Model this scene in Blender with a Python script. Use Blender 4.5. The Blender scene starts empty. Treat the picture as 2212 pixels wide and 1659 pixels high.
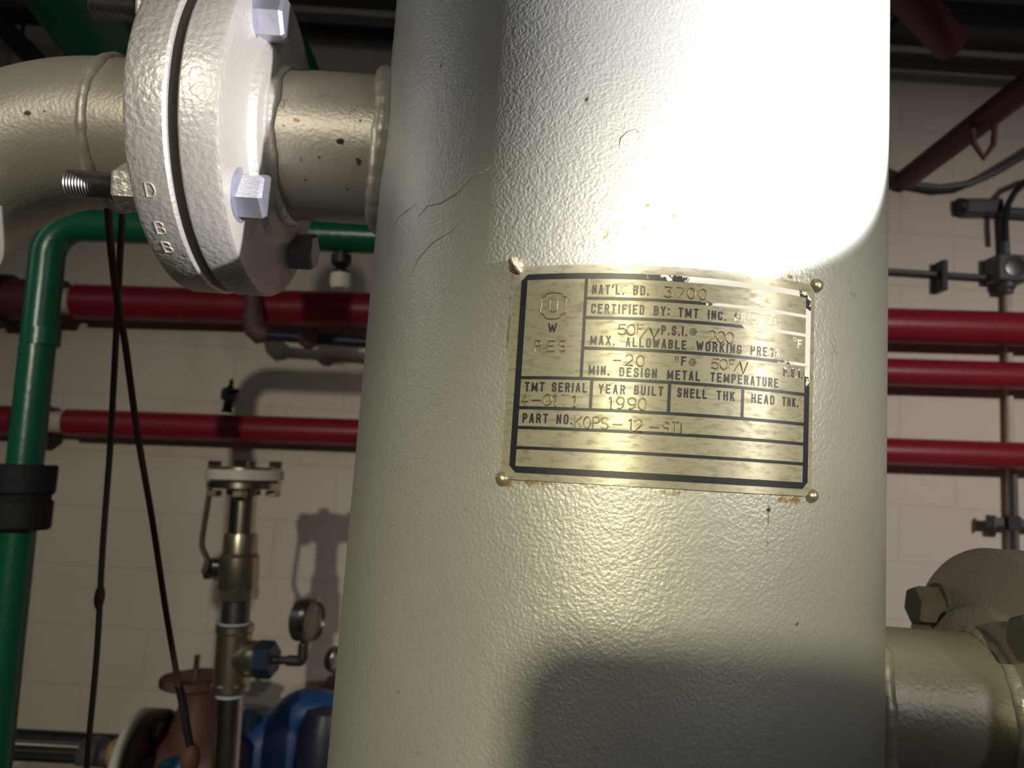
import bpy, bmesh, math, random
from mathutils import Vector, Matrix, noise as mnoise
random.seed(7)
sc = bpy.context.scene
COL = sc.collection
R_ = math.radians

# ------------------------------------------------------------------ camera
W, H, F = 2212.0, 1659.0, 1660.0
Z0 = 1.60                                     # camera height above the floor
CAM = Vector((0, 0, Z0))
_t, _r = R_(7.0), R_(3.84)
_f = Vector((0, math.cos(_t), math.sin(_t)))
_u0 = Vector((0, -math.sin(_t), math.cos(_t)))
_x0 = Vector((1, 0, 0))
_R = math.cos(_r) * _x0 + math.sin(_r) * _u0
_U = -math.sin(_r) * _x0 + math.cos(_r) * _u0
cd = bpy.data.cameras.new('camera')
cd.sensor_fit = 'HORIZONTAL'; cd.sensor_width = 36.0; cd.lens = 36.0 * F / W
cd.clip_start = 0.01; cd.clip_end = 50
cd.dof.use_dof = True; cd.dof.focus_distance = 0.37; cd.dof.aperture_fstop = 27.0 / 2.0
cam = bpy.data.objects.new('camera', cd); COL.objects.link(cam)
m = Matrix((( _R.x, _U.x, -_f.x, 0), (_R.y, _U.y, -_f.y, 0), (_R.z, _U.z, -_f.z, Z0), (0, 0, 0, 1)))
cam.matrix_world = m
sc.camera = cam

# ------------------------------------------------------------------ exposure, world, lights
vs = sc.view_settings
vs.view_transform = 'Standard'; vs.look = 'None'; vs.exposure = 0.0; vs.gamma = 1.0
vs.use_curve_mapping = False
wd = bpy.data.worlds.new('world'); sc.world = wd; wd.use_nodes = True
wd.node_tree.nodes['Background'].inputs[0].default_value = (0.9, 0.92, 0.85, 1)
wd.node_tree.nodes['Background'].inputs[1].default_value = 0.006

def aim(o, p, target):
    o.location = p
    o.rotation_euler = (Vector(target) - Vector(p)).to_track_quat('-Z', 'Y').to_euler()

def light(name, kind, p, target, watts, color, **kw):
    l = bpy.data.lights.new(name, kind); l.energy = watts; l.color = color
    for k, v in kw.items(): setattr(l, k, v)
    o = bpy.data.objects.new(name, l); COL.objects.link(o); aim(o, p, target)
    return o

# hand torch held to the right of the lens, aimed left and up along the vessel
FL = Vector((0.372, 0.128, Z0 + 0.125))
light('torch_light', 'SPOT', FL, FL + Vector((-0.835, 0.55, 0.445)), 32, (1.0, 0.985, 0.985),
      spot_size=R_(58), spot_blend=0.12, shadow_soft_size=0.004)
# the same torch's weak warm spill round its beam
light('torch_spill', 'SPOT', FL + Vector((0.004, -0.002, -0.006)), (0.14, 0.36, Z0 + 0.10), 2.8, (1.0, 0.95, 0.80),
      spot_size=R_(74), spot_blend=1.0, shadow_soft_size=0.03)
# room lamps behind the viewer, then an added fill from the left
light('lamp_behind', 'SPOT', (-0.24, -2.8, Z0 + 0.82), (0.085, 0.36, Z0 - 0.085), 345, (1.0, 0.93, 0.60),
      spot_size=R_(10.2), spot_blend=1.0, shadow_soft_size=0.03)
light('ceiling_lamp_right', 'AREA', (1.65, -1.7, Z0 + 1.1), (0.1, 0.5, Z0), 6.0, (1.0, 0.97, 0.93),
      shape='RECTANGLE', size=0.10, size_y=0.9)
light('fill_light_left', 'AREA', (-2.45, 0.75, Z0 + 1.0), (-0.1, 0.5, Z0 + 0.45), 2.2, (0.93, 0.97, 1.0),  # added fill that lifts the vessel's left side, no doorway stands there
      shape='RECTANGLE', size=0.40, size_y=0.9)
# shaded lamps further back that wash the back wall, brightest low down
light('wall_wash_right', 'SPOT', (2.3, -1.1, Z0 + 0.95), (1.75, 2.75, Z0 - 0.62), 260, (1.0, 0.90, 0.84),
      spot_size=R_(70), spot_blend=1.0, shadow_soft_size=0.05)
light('wall_wash_left', 'SPOT', (-0.75, -2.0, Z0 + 0.75), (-0.95, 2.75, Z0 - 0.70), 165, (1.0, 0.93, 0.76),
      spot_size=R_(46), spot_blend=1.0, shadow_soft_size=0.04)

# ------------------------------------------------------------------ pixel helpers
def ray(px, py):
    return (_f * F + _R * (px - W / 2) + _U * (H / 2 - py)).normalized()
def at(px, py, y):                            # the point at depth y seen at that place of the photo
    d = ray(px, py)
    return CAM + d * (y / d.y)

# ------------------------------------------------------------------ materials
def nodes(name):
    mt = bpy.data.materials.new(name); mt.use_nodes = True
    nt = mt.node_tree; b = nt.nodes['Principled BSDF']
    return mt, nt, b
def N(nt, typ, **kw):
    n = nt.nodes.new(typ)
    for k, v in kw.items(): setattr(n, k, v)
    return n
def ramp(nt, fac, stops):
    r = N(nt, 'ShaderNodeValToRGB'); e = r.color_ramp.elements
    while len(e) > 1: e.remove(e[-1])
    e[0].position, e[0].color = stops[0][0], (*stops[0][1], 1) if len(stops[0][1]) == 3 else stops[0][1]
    for p, c in stops[1:]:
        k = e.new(p); k.color = (*c, 1)
    nt.links.new(fac, r.inputs[0]); return r.outputs[0]
def tex_noise(nt, co, scale, detail=4, rough=0.55, vec=None):
    n = N(nt, 'ShaderNodeTexNoise'); n.inputs['Scale'].default_value = scale
    n.inputs['Detail'].default_value = detail; n.inputs['Roughness'].default_value = rough
    nt.links.new(co, n.inputs['Vector']); return n.outputs['Fac']
def mixc(nt, fac, a, b):
    x = N(nt, 'ShaderNodeMix', data_type='RGBA')
    if isinstance(fac, (int, float)): x.inputs[0].default_value = fac
    else: nt.links.new(fac, x.inputs[0])
    for i, v in ((6, a), (7, b)):
        if isinstance(v, tuple): x.inputs[i].default_value = (*v, 1)
        else: nt.links.new(v, x.inputs[i])
    return x.outputs[2]
def math_(nt, op, a, b=None, clamp=False):
    x = N(nt, 'ShaderNodeMath', operation=op); x.use_clamp = clamp
    for i, v in ((0, a), (1, b)):
        if v is None: continue
        if isinstance(v, (int, float)): x.inputs[i].default_value = v
        else: nt.links.new(v, x.inputs[i])
    return x.outputs[0]
def geo_pos(nt):
    return N(nt, 'ShaderNodeNewGeometry').outputs['Position']
def bump(nt, b, h, strength, dist):
    n = N(nt, 'ShaderNodeBump'); n.inputs['Strength'].default_value = strength
    n.inputs['Distance'].default_value = dist
    nt.links.new(h, n.inputs['Height']); nt.links.new(n.outputs[0], b.inputs['Normal'])

def simple(name, col, rough=0.5, metal=0.0, vary=0.25, scale=25, bmp=0.0, bscale=200, spec=0.5):
    mt, nt, b = nodes(name); co = geo_pos(nt)
    f = tex_noise(nt, co, scale)
    lo = tuple(max(0, c * (1 - vary)) for c in col); hi = tuple(min(1, c * (1 + vary)) for c in col)
    nt.links.new(mixc(nt, f, lo, hi), b.inputs['Base Color'])
    b.inputs['Roughness'].default_value = rough; b.inputs['Metallic'].default_value = metal
    b.inputs['Specular IOR Level'].default_value = spec
    if bmp: bump(nt, b, tex_noise(nt, co, bscale, 3), 1.0, bmp)
    return mt

def silver_paint(name, base, bmp, bscale, rough):
    """thick aluminium-grey paint with orange peel, grime and rust held in the 'stain' attribute"""
    mt, nt, b = nodes(name); co = geo_pos(nt)
    big = tex_noise(nt, co, 9, 5, 0.6)
    c = mixc(nt, big, tuple(x * 0.90 for x in base), tuple(x * 1.10 for x in base))
    sp = tex_noise(nt, co, 160, 4, 0.6)
    grime = ramp(nt, sp, [(0.0, (0, 0, 0)), (0.66, (0, 0, 0)), (0.80, (1, 1, 1))])
    c = mixc(nt, math_(nt, 'MULTIPLY', grime, 0.35), c, (0.10, 0.085, 0.06))
    a = N(nt, 'ShaderNodeAttribute', attribute_name='stain')
    sep = N(nt, 'ShaderNodeSeparateColor'); nt.links.new(a.outputs['Color'], sep.inputs[0])
    wob = tex_noise(nt, co, 420, 3, 0.6)
    def mask(ch):
        return math_(nt, 'MULTIPLY', math_(nt, 'SUBTRACT', math_(nt, 'ADD', ch, wob), 0.74), 3.2, True)
    c = mixc(nt, mask(sep.outputs[0]), c, (0.27, 0.165, 0.07))
    c = mixc(nt, mask(sep.outputs[1]), c, (0.035, 0.02, 0.016))
    nt.links.new(c, b.inputs['Base Color'])
    b.inputs['Metallic'].default_value = 0.45
    rr = math_(nt, 'ADD', math_(nt, 'MULTIPLY', big, 0.16), rough - 0.08)
    nt.links.new(rr, b.inputs['Roughness'])
    h = math_(nt, 'ADD', tex_noise(nt, co, bscale, 2, 0.5),
              math_(nt, 'MULTIPLY', tex_noise(nt, co, bscale * 0.25, 2, 0.5), 0.7))
    bump(nt, b, h, 1.0, bmp)
    return mt

M = {}
M['vessel'] = silver_paint('vessel_paint', (0.47, 0.468, 0.445), 0.00027, 620, 0.42)
M['pipe'] = silver_paint('pipe_paint', (0.48, 0.445, 0.375), 0.00022, 420, 0.42)
M['cast'] = silver_paint('flange_paint', (0.57, 0.54, 0.50), 0.0006, 300, 0.40)
M['bolt'] = simple('zinc_bolt', (0.50, 0.50, 0.60), 0.34, 0.75, 0.18, 120, 0.0001, 500)
M['green'] = simple('green_paint', (0.007, 0.10, 0.05), 0.3, 0, 0.2, 20, 0.0004, 90)
M['red'] = simple('red_paint', (0.25, 0.012, 0.027), 0.38, 0, 0.2, 12, 0.0004, 60)
M['darkred'] = simple('dark_red_paint', (0.13, 0.035, 0.055), 0.5, 0, 0.2, 12)
M['black'] = simple('black_steel', (0.012, 0.012, 0.016), 0.5, 0, 0.3, 20, 0.0005, 80)
M['grey_bolt'] = simple('painted_bolt', (0.15, 0.14, 0.12), 0.5, 0.2, 0.2, 100)  # dark grey paint on the lower right flange's bolts
M['rubber'] = simple('black_rubber', (0.006, 0.006, 0.008), 0.75, 0, 0.3, 60, 0.002, 60)
M['navy'] = simple('navy_pipe', (0.018, 0.022, 0.05), 0.4, 0, 0.3, 20)
M['rusty'] = simple('brown_iron', (0.13, 0.065, 0.05), 0.6, 0, 0.35, 40, 0.001, 120)
M['brown'] = simple('brown_valve_paint', (0.125, 0.055, 0.045), 0.55, 0, 0.25, 30, 0.0008, 90)
M['blue'] = simple('blue_pump_paint', (0.020, 0.075, 0.26), 0.42, 0, 0.2, 20, 0.0006, 60)
M['cyan'] = simple('light_blue_plastic', (0.05, 0.28, 0.48), 0.5, 0, 0.15, 20)
M['bluehex'] = simple('blue_bushing', (0.018, 0.045, 0.085), 0.4, 0.2, 0.2, 60)
M['steel'] = simple('bright_steel', (0.50, 0.45, 0.37), 0.24, 1.0, 0.25, 60)
M['nickel'] = simple('nickel_brass', (0.42, 0.37, 0.28), 0.32, 0.9, 0.2, 60)
M['darksteel'] = simple('dark_steel', (0.16, 0.15, 0.15), 0.36, 0.85, 0.3, 60)
M['galv'] = simple('dull_conduit', (0.10, 0.10, 0.11), 0.5, 0.3, 0.25, 30)
M['tape'] = simple('thread_tape', (0.62, 0.70, 0.76), 0.6)
M['white'] = simple('white_gasket', (0.62, 0.60, 0.53), 0.55)
M['tan'] = simple('tan_nipple', (0.40, 0.25, 0.11), 0.6, 0, 0.35, 50)
M['cord_grey'] = simple('grey_cord', (0.10, 0.085, 0.065), 0.7, 0, 0.3, 300)
M['cord_red'] = simple('red_brown_cord', (0.11, 0.045, 0.032), 0.7, 0, 0.3, 300)
M['dial'] = simple('dial_face', (0.55, 0.52, 0.45), 0.25)
M['cream'] = simple('cream_paint', (0.56, 0.50, 0.42), 0.6)
M['blocker_grey'] = simple('grey_enamel', (0.30, 0.31, 0.31), 0.45)
M['gasket'] = simple('dark_gasket', (0.008, 0.007, 0.006), 0.8)
M['floor'] = simple('grey_concrete', (0.20, 0.19, 0.175), 0.75, 0, 0.3, 6, 0.001, 60)
M['ceil'] = simple('dim_concrete', (0.17, 0.155, 0.135), 0.85, 0, 0.2, 5, 0.002, 40)

def wall_mat():
    mt, nt, b = nodes('painted_block_wall'); co = geo_pos(nt)
    mp = N(nt, 'ShaderNodeMapping'); mp.inputs['Rotation'].default_value = (R_(90), 0, 0)
    nt.links.new(co, mp.inputs['Vector'])
    br = N(nt, 'ShaderNodeTexBrick'); nt.links.new(mp.outputs[0], br.inputs['Vector'])
    br.inputs['Scale'].default_value = 1.0; br.inputs['Brick Width'].default_value = 0.40
    br.inputs['Row Height'].default_value = 0.20; br.inputs['Mortar Size'].default_value = 0.004
    br.inputs['Mortar Smooth'].default_value = 0.6
    f = tex_noise(nt, co, 3.0, 5)
    c = mixc(nt, f, (0.60, 0.535, 0.455), (0.68, 0.61, 0.525))
    c = mixc(nt, math_(nt, 'MULTIPLY', br.outputs['Fac'], 0.22), c, (0.42, 0.36, 0.30))
    nt.links.new(c, b.inputs['Base Color']); b.inputs['Roughness'].default_value = 0.6
    h = math_(nt, 'SUBTRACT', math_(nt, 'MULTIPLY', tex_noise(nt, co, 70, 3), 0.25), br.outputs['Fac'])
    bump(nt, b, h, 0.5, 0.002)
    return mt
M['wall'] = wall_mat()

def plate_mat():
    mt, nt, b = nodes('tarnished_plate_metal')
    uv = N(nt, 'ShaderNodeUVMap', uv_map='plate').outputs[0]
    mp = N(nt, 'ShaderNodeMapping'); mp.inputs['Scale'].default_value = (1.0, 3.2, 1)
    nt.links.new(uv, mp.inputs['Vector'])
    st = tex_noise(nt, mp.outputs[0], 14, 6, 0.65)
    blot = tex_noise(nt, uv, 6, 5, 0.6)
    c = mixc(nt, blot, (0.40, 0.365, 0.28), (0.50, 0.47, 0.39))
    patch = ramp(nt, st, [(0.0, (0, 0, 0)), (0.50, (0, 0, 0)), (0.62, (1, 1, 1))])
    c = mixc(nt, math_(nt, 'MULTIPLY', patch, 0.75), c, (0.27, 0.25, 0.205))
    nt.links.new(c, b.inputs['Base Color']); b.inputs['Metallic'].default_value = 0.36
    nt.links.new(math_(nt, 'ADD', math_(nt, 'MULTIPLY', st, 0.34), 0.24), b.inputs['Roughness'])
    tg = N(nt, 'ShaderNodeTangent', direction_type='UV_MAP', uv_map='plate')
    nt.links.new(tg.outputs[0], b.inputs['Tangent'])
    b.inputs['Anisotropic'].default_value = 0.8; b.inputs['Anisotropic Rotation'].default_value = 0.25
    mp2 = N(nt, 'ShaderNodeMapping'); mp2.inputs['Scale'].default_value = (2.0, 90, 1)
    nt.links.new(uv, mp2.inputs['Vector'])
    hh = math_(nt, 'ADD', tex_noise(nt, mp2.outputs[0], 5, 3), math_(nt, 'MULTIPLY', tex_noise(nt, uv, 30, 3), 0.5))
    bump(nt, b, hh, 0.10, 0.0002)
    return mt
M['plate'] = plate_mat()

def print_mat():
    """black print; worn off to bright bare metal in the top right, with small chips elsewhere"""
    mt, nt, b = nodes('worn_black_print')
    uv = N(nt, 'ShaderNodeUVMap', uv_map='plate').outputs[0]
    sx = N(nt, 'ShaderNodeSeparateXYZ'); nt.links.new(uv, sx.inputs[0])
    # wear grows towards the upper right of the plate
    g = math_(nt, 'ADD', math_(nt, 'MULTIPLY', sx.outputs[0], 0.60), sx.outputs[1])
    g = math_(nt, 'SUBTRACT', g, 0.965)
    keep = N(nt, 'ShaderNodeVectorMath', operation='DISTANCE'); nt.links.new(uv, keep.inputs[0])
    keep.inputs[1].default_value = (0.755, 0.955, 0)
    kk = math_(nt, 'LESS_THAN', keep.outputs['Value'], 0.085)
    n1 = tex_noise(nt, uv, 26, 5, 0.65)
    v = math_(nt, 'ADD', math_(nt, 'MULTIPLY', g, 5.0), math_(nt, 'MULTIPLY', math_(nt, 'SUBTRACT', n1, 0.5), 2.2))
    v = math_(nt, 'SUBTRACT', v, math_(nt, 'MULTIPLY', kk, 2.0))
    m1 = math_(nt, 'MULTIPLY', v, 14, True)
    n2 = tex_noise(nt, uv, 60, 4, 0.6)
    m2 = math_(nt, 'MULTIPLY', math_(nt, 'SUBTRACT', n2, 0.725), 20, True)
    mk = math_(nt, 'MAXIMUM', m1, m2)
    nt.links.new(mixc(nt, mk, (0.011, 0.013, 0.022), (0.80, 0.80, 0.82)), b.inputs['Base Color'])
    nt.links.new(math_(nt, 'ADD', math_(nt, 'MULTIPLY', mk, 0.15), 0.38), b.inputs['Roughness'])
    return mt
M['print'] = print_mat()
M['stamp'] = simple('stamped_metal', (0.27, 0.225, 0.15), 0.33, 0.85, 0.35, 300)
M['rivet'] = simple('rivet_metal', (0.42, 0.36, 0.27), 0.36, 0.7, 0.3, 300, 0.0002, 700)

# ------------------------------------------------------------------ mesh builder
ORG = {}                                      # world origin of every object
class MB:
    def __init__(s): s.v = []; s.f = []; s.uv = None
    def add(s, vs, fs):
        n = len(s.v); s.v += [Vector(v) for v in vs]; s.f += [[i + n for i in f] for f in fs]; return s
    def ring_sweep(s, rings, cap0=True, cap1=True, closed=False):
        n = len(s.v); k = len(rings[0])
        for r in rings: s.v += [Vector(p) for p in r]
        m_ = len(rings)
        for i in range(m_ if closed else m_ - 1):
            a, b_ = n + i * k, n + ((i + 1) % m_) * k
            for j in range(k):
                j2 = (j + 1) % k
                s.f.append([a + j, a + j2, b_ + j2, b_ + j])
        if not closed:
            if cap0: s.f.append([n + j for j in range(k)][::-1])
            if cap1: s.f.append([n + (m_ - 1) * k + j for j in range(k)])
        return s
    def tube(s, path, r, seg=20, cap=True, flat=1.0):
        path = [Vector(p) for p in path]; rings = []
        t0 = (path[1] - path[0]).normalized()
        a = Vector((0, 0, 1)) if abs(t0.z) < 0.9 else Vector((1, 0, 0))
        nx = t0.cross(a).normalized()
        for i, p in enumerate(path):
            if i == 0: t = t0
            elif i == len(path) - 1: t = (path[i] - path[i - 1]).normalized()
            else: t = ((path[i + 1] - p).normalized() + (p - path[i - 1]).normalized()).normalized()
            nx = (nx - t * nx.dot(t)).normalized(); ny = t.cross(nx)
            rr = r(i / (len(path) - 1)) if callable(r) else r
            rings.append([p + nx * (rr * math.cos(2 * math.pi * j / seg)) + ny * (rr * flat * math.sin(2 * math.pi * j / seg)) for j in range(seg)])
        return s.ring_sweep(rings, cap, cap)
    def lathe(s, o, ax, prof, seg=48, wob=0.0):
        o = Vector(o); ax = Vector(ax).normalized()
        a = Vector((0, 0, 1)) if abs(ax.z) < 0.9 else Vector((1, 0, 0))
        nx = ax.cross(a).normalized(); ny = ax.cross(nx)
        rings = []
        for (h, r) in prof:
            ring = []
            for j in range(seg):
                c = 2 * math.pi * j / seg
                d = nx * math.cos(c) + ny * math.sin(c)
                p = o + ax * h + d * max(r, 1e-5)
                if wob:
                    k = mnoise.noise(p * 160) * 0.7 + mnoise.noise(p * 420) * 0.3
                    p += (d + ax * 0.6) * k * wob
                ring.append(p)
            rings.append(ring)
        return s.ring_sweep(rings)
    def prism(s, o, ax, l, af, n=6, rot=0.0, ch=0.12):
        """hex-type solid with its outer end chamfered"""
        o = Vector(o); ax = Vector(ax).normalized(); rc = af / 2 / math.cos(math.pi / n)
        a = Vector((0, 0, 1)) if abs(ax.z) < 0.9 else Vector((1, 0, 0))
        nx = ax.cross(a).normalized(); ny = ax.cross(nx)
        rings = []
        for h, k in ((0, 1), (l * (1 - ch), 1), (l, 1 - ch)):
            rings.append([o + ax * h + (nx * math.cos(rot + 2 * math.pi * j / n) + ny * math.sin(rot + 2 * math.pi * j / n)) * rc * k for j in range(n)])
        return s.ring_sweep(rings)
    def box(s, c, size, ex=(1, 0, 0), ez=(0, 0, 1)):
        c = Vector(c); ex = Vector(ex).normalized(); ez = Vector(ez); ez = (ez - ex * ez.dot(ex)).normalized(); ey = ez.cross(ex)
        vs_ = [c + ex * (size[0] / 2 * i) + ey * (size[1] / 2 * j) + ez * (size[2] / 2 * k) for i in (-1, 1) for j in (-1, 1) for k in (-1, 1)]
        return s.add(vs_, [[0, 1, 3, 2], [4, 6, 7, 5], [0, 4, 5, 1], [2, 3, 7, 6], [0, 2, 6, 4], [1, 5, 7, 3]])
    def ball(s, c, r, seg=20, sq=(1, 1, 1)):
        c = Vector(c); rings = []
        for i in range(1, seg // 2):
            a = math.pi * i / (seg // 2)
            rings.append([c + Vector((r * sq[0] * math.sin(a) * math.cos(2 * math.pi * j / seg), r * sq[1] * math.sin(a) * math.sin(2 * math.pi * j / seg), -r * sq[2] * math.cos(a))) for j in range(seg)])
        return s.ring_sweep(rings)
    def build(s, name, mat, parent=None, angle=35, bevel=0.0, spots=None, uv=None):
        o0 = ORG[parent.name] if parent else Vector((0, 0, 0))
        me = bpy.data.meshes.new(name)
        me.from_pydata([v - o0 for v in s.v], [], s.f); me.update()
        bm = bmesh.new(); bm.from_mesh(me); bmesh.ops.recalc_face_normals(bm, faces=bm.faces); bm.to_mesh(me); bm.free()
        for p in me.polygons: p.use_smooth = True
        try: me.set_sharp_from_angle(angle=R_(angle))
        except Exception: pass
        if uv:
            lay = me.uv_layers.new(name='plate')
            for lp in me.loops: lay.data[lp.index].uv = uv[lp.vertex_index]
        if spots is not None:
            at_ = me.color_attributes.new('stain', 'FLOAT_COLOR', 'POINT')
            for i, v in enumerate(s.v):
                c = [0.0, 0.0]
                for (p, rx, rz, ch, amt) in spots:
                    dx = v - p
                    q = (dx.x ** 2 + dx.y ** 2) / rx ** 2 + dx.z ** 2 / rz ** 2
                    if q < 1: c[ch] = max(c[ch], amt * (1 - q))
                at_.data[i].color = (c[0], c[1], 0, 1)
        me.materials.append(M[mat])
        ob = bpy.data.objects.new(name, me); COL.objects.link(ob)
        if parent: ob.parent = parent
        ORG[ob.name] = o0
        if bevel:
            bv = ob.modifiers.new('bevel', 'BEVEL'); bv.width = bevel; bv.segments = 2; bv.limit_method = 'ANGLE'
        return ob

def thing(name, label, cat, loc, group=None):
    e = bpy.data.objects.new(name, None); COL.objects.link(e); e.location = loc; e.empty_display_size = 0.05
    e['label'] = label; e['category'] = cat
    if group: e['group'] = group
    ORG[e.name] = Vector(loc); return e
def tag(o, label, cat, group=None):
    o['label'] = label; o['category'] = cat
    if group: o['group'] = group
    return o
def struct(o): o['kind'] = 'structure'; return o

# ------------------------------------------------------------------ the room
WY, CZ, XL, XR, YB = 2.75, Z0 + 1.74, -2.7, 2.9, -4.2
struct(MB().box(((XL + XR) / 2, WY + 0.1, CZ / 2), (XR - XL + 0.4, 0.2, CZ)).build('wall_back', 'wall'))
struct(MB().box((XL - 0.1, (WY + YB) / 2, CZ / 2), (0.2, WY - YB, CZ)).build('wall_left', 'ceil'))
struct(MB().box((XR + 0.1, (WY + YB) / 2, CZ / 2), (0.2, WY - YB, CZ)).build('wall_right', 'ceil'))
struct(MB().box(((XL + XR) / 2, YB - 0.1, CZ / 2), (XR - XL + 0.4, 0.2, CZ)).build('wall_front', 'ceil'))
struct(MB().box(((XL + XR) / 2, (WY + YB) / 2, -0.1), (XR - XL + 0.4, WY - YB + 0.4, 0.2)).build('floor', 'floor'))
struct(MB().box(((XL + XR) / 2, (WY + YB) / 2, CZ + 0.1), (XR - XL + 0.4, WY - YB + 0.4, 0.2)).build('ceiling', 'ceil'))
zt = at(2060, 135, WY - 0.03).z
struct(MB().box(((XL + XR) / 2, WY - 0.02, zt), (XR - XL, 0.04, 0.045)).build('shadow_strip_1', 'ceil'))  # dark strip in place of a beam's shadow along the wall top

# ------------------------------------------------------------------ pressure vessel
AX, AY, RV = 0.06676, 0.5017, 0.1620
def on_shell(px, py, r=RV):
    d = ray(px, py); a = d.x ** 2 + d.y ** 2; b = -2 * (d.x * AX + d.y * AY); c = AX * AX + AY * AY - r * r
    k = (-b - math.sqrt(b * b - 4 * a * c)) / (2 * a); return CAM + d * k
NZ, NR = Z0 + 0.2145, 0.0492                  # upper left nozzle
LZ = Z0 - 0.127                               # lower right nozzle
vessel = thing('pressure_vessel', 'tall silver-grey painted steel pressure vessel with riveted data plate, floor to overhead', 'tank', (AX, AY, 0))

def spots_px(lst, depth=None):
    out = []
    for (px, py, r1, r2, ch, amt) in lst:
        p = on_shell(px, py) if depth is None else at(px, py, depth)
        k = (p - CAM).length / F
        out.append((p, r1 * k, r2 * k, ch, amt))
    return out
vs_spots = spots_px([
    (1398, 447, 12, 16, 0, .50), (1452, 468, 10, 22, 0, .52), (1306, 505, 14, 26, 0, .42), (1335, 480, 22, 16, 0, .40),
    (1400, 500, 46, 38, 0, .27), (1252, 400, 8, 6, 0, .75), (1268, 214, 7, 10, 1, .62), (1268, 218, 9, 10, 0, .7),
    (1205, 202, 8, 8, 1, .40), (953, 143, 6, 5, 1, .75), (926, 385, 5, 12, 1, .55), (1720, 1350, 8, 5, 1, .7),
    (1658, 1098, 7, 14, 1, .62), (1660, 1120, 5, 22, 0, .6), (1657, 1180, 3, 50, 1, .34), (1658, 1250, 3, 30, 0, .4),
    (1700, 1076, 34, 8, 0, .75), (1720, 1079, 22, 10, 0, .8), (1686, 1082, 12, 10, 0, .7), (1450, 1066, 60, 5, 0, .55), (1300, 1056, 80, 4, 0, .45),
    (1160, 1043, 60, 6, 0, .6), (1100, 1046, 20, 16, 0, .5), (1704, 560, 6, 40, 0, .60), (1706, 598, 12, 8, 0, .75),
    (1540, 584, 30, 4, 0, .4), (1320, 575, 14, 4, 0, .5), (1774, 612, 16, 14, 0, .5), (1112, 590, 16, 30, 0, .4), (1100, 700, 6, 120, 0, .45), (1095, 860, 6, 140, 0, .45),
    (1844, 640, 26, 14, 0, .40), (1800, 760, 30, 60, 0, .26), (1200, 270, 40, 60, 0, .22), (1150, 330, 34, 44, 0, .20), (1815, 1300, 4, 4, 1, .6), (1332, 1387, 3, 3, 1, .6),
    (950, 470, 60, 8, 1, .26), (900, 1210, 5, 5, 1, .4), (860, 1497, 5, 5, 1, .5), (876, 1535, 6, 6, 1, .4), (990, 1550, 4, 5, 1, .4), (1330, 500, 4, 90, 1, .34)])
mb = MB(); rings = []
zs = [0.12, 0.6, 1.2, Z0 - 0.17] + [Z0 - 0.16 + 0.0026 * i for i in range(160)] + [Z0 + 0.30, Z0 + 0.6]
SEG = 520
for z in zs:
    rings.append([Vector((AX + RV * math.cos(2 * math.pi * j / SEG), AY + RV * math.sin(2 * math.pi * j / SEG), z)) for j in range(SEG)])
for k in range(1, 9):
    a = math.pi / 2 * k / 8.2
    rings.append([Vector((AX + RV * math.cos(a) * math.cos(2 * math.pi * j / SEG), AY + RV * math.cos(a) * math.sin(2 * math.pi * j / SEG), Z0 + 0.6 + 0.09 * math.sin(a))) for j in range(SEG)])
mb.ring_sweep(rings)
shell = mb.build('shell', 'vessel', vessel, spots=vs_spots)
MB().lathe((AX, AY, 0), (0, 0, 1), [(0.0, 0.19), (0.012, 0.19), (0.014, 0.165), (0.14, 0.165)], 64).build('base_skirt', 'vessel', vessel)

# runs and sags frozen in the thick paint
for pts, rr in (([(886, 600), (905, 560), (935, 525), (975, 500), (1005, 470)], .0011), ([(905, 470), (925, 445), (955, 438), (985, 420), (1020, 385), (1060, 362)], .0012),
                ([(848, 500), (862, 470), (885, 452), (902, 440)], .0010), ([(1338, 318), (1342, 300), (1356, 287), (1374, 281), (1385, 288)], .0008)):
    sp = [on_shell(a, b, RV - rr * 0.55) for a, b in pts]
    mb = MB(); mb.tube([p.lerp(q, k / 5) for p, q in zip(sp, sp[1:]) for k in range(5)] + [sp[-1]], lambda t, r=rr: r * (0.5 + 0.45 * math.sin(math.pi * (0.06 + 0.88 * t)) ** 0.6), 12)
    mb.build('paint_run', 'vessel', vessel, spots=[])
def ring_path(n): return [2 * math.pi * j / n for j in range(n)]
def saddle_weld(sign, zc, name):
    """bead that follows the joint of nozzle and shell"""
    mb = MB(); rings = []; n = 150; rw = NR + 0.001
    for a in ring_path(n):
        dy, dz = rw * math.cos(a), rw * math.sin(a)
        xs = AX + sign * math.sqrt(RV ** 2 - dy ** 2)
        p = Vector((xs + sign * 0.003, AY + dy, zc + dz)); rad = Vector((0, math.cos(a), math.sin(a)))
        w = 0.0056 + 0.00025 * math.sin(a * 31) + 0.0016 * mnoise.noise(p * 70)
        rings.append([p + Vector((sign, 0, 0)) * (w * 1.05 * math.cos(b)) + rad * (w * math.sin(b)) for b in ring_path(12)])
    return mb.ring_sweep(rings, closed=True).build(name, 'pipe', vessel)

def flange_prof(x0, sgn, th, rf, hub):
    """profile along +sgn*x from the gasket face x0 to the end of the hub"""
    return [(0, NR - 0.002), (0, rf - 0.0015), (0.0015, rf), (th - 0.0035, rf), (th - 0.0008, rf - 0.0012), (th, rf - 0.0045),
            (th + 0.0005, rf - 0.010), (th + 0.001, 0.074), (th + 0.003, 0.0675), (th + 0.0075, 0.0645), (th + hub, 0.0605), (th + hub + 0.0005, NR - 0.002)]
RF, RB = 0.103, 0.0806
BOLTS = [(-1, 1), (-1, -1), (1, -1), (1, 1)]  # (front/back, up/down)

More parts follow.
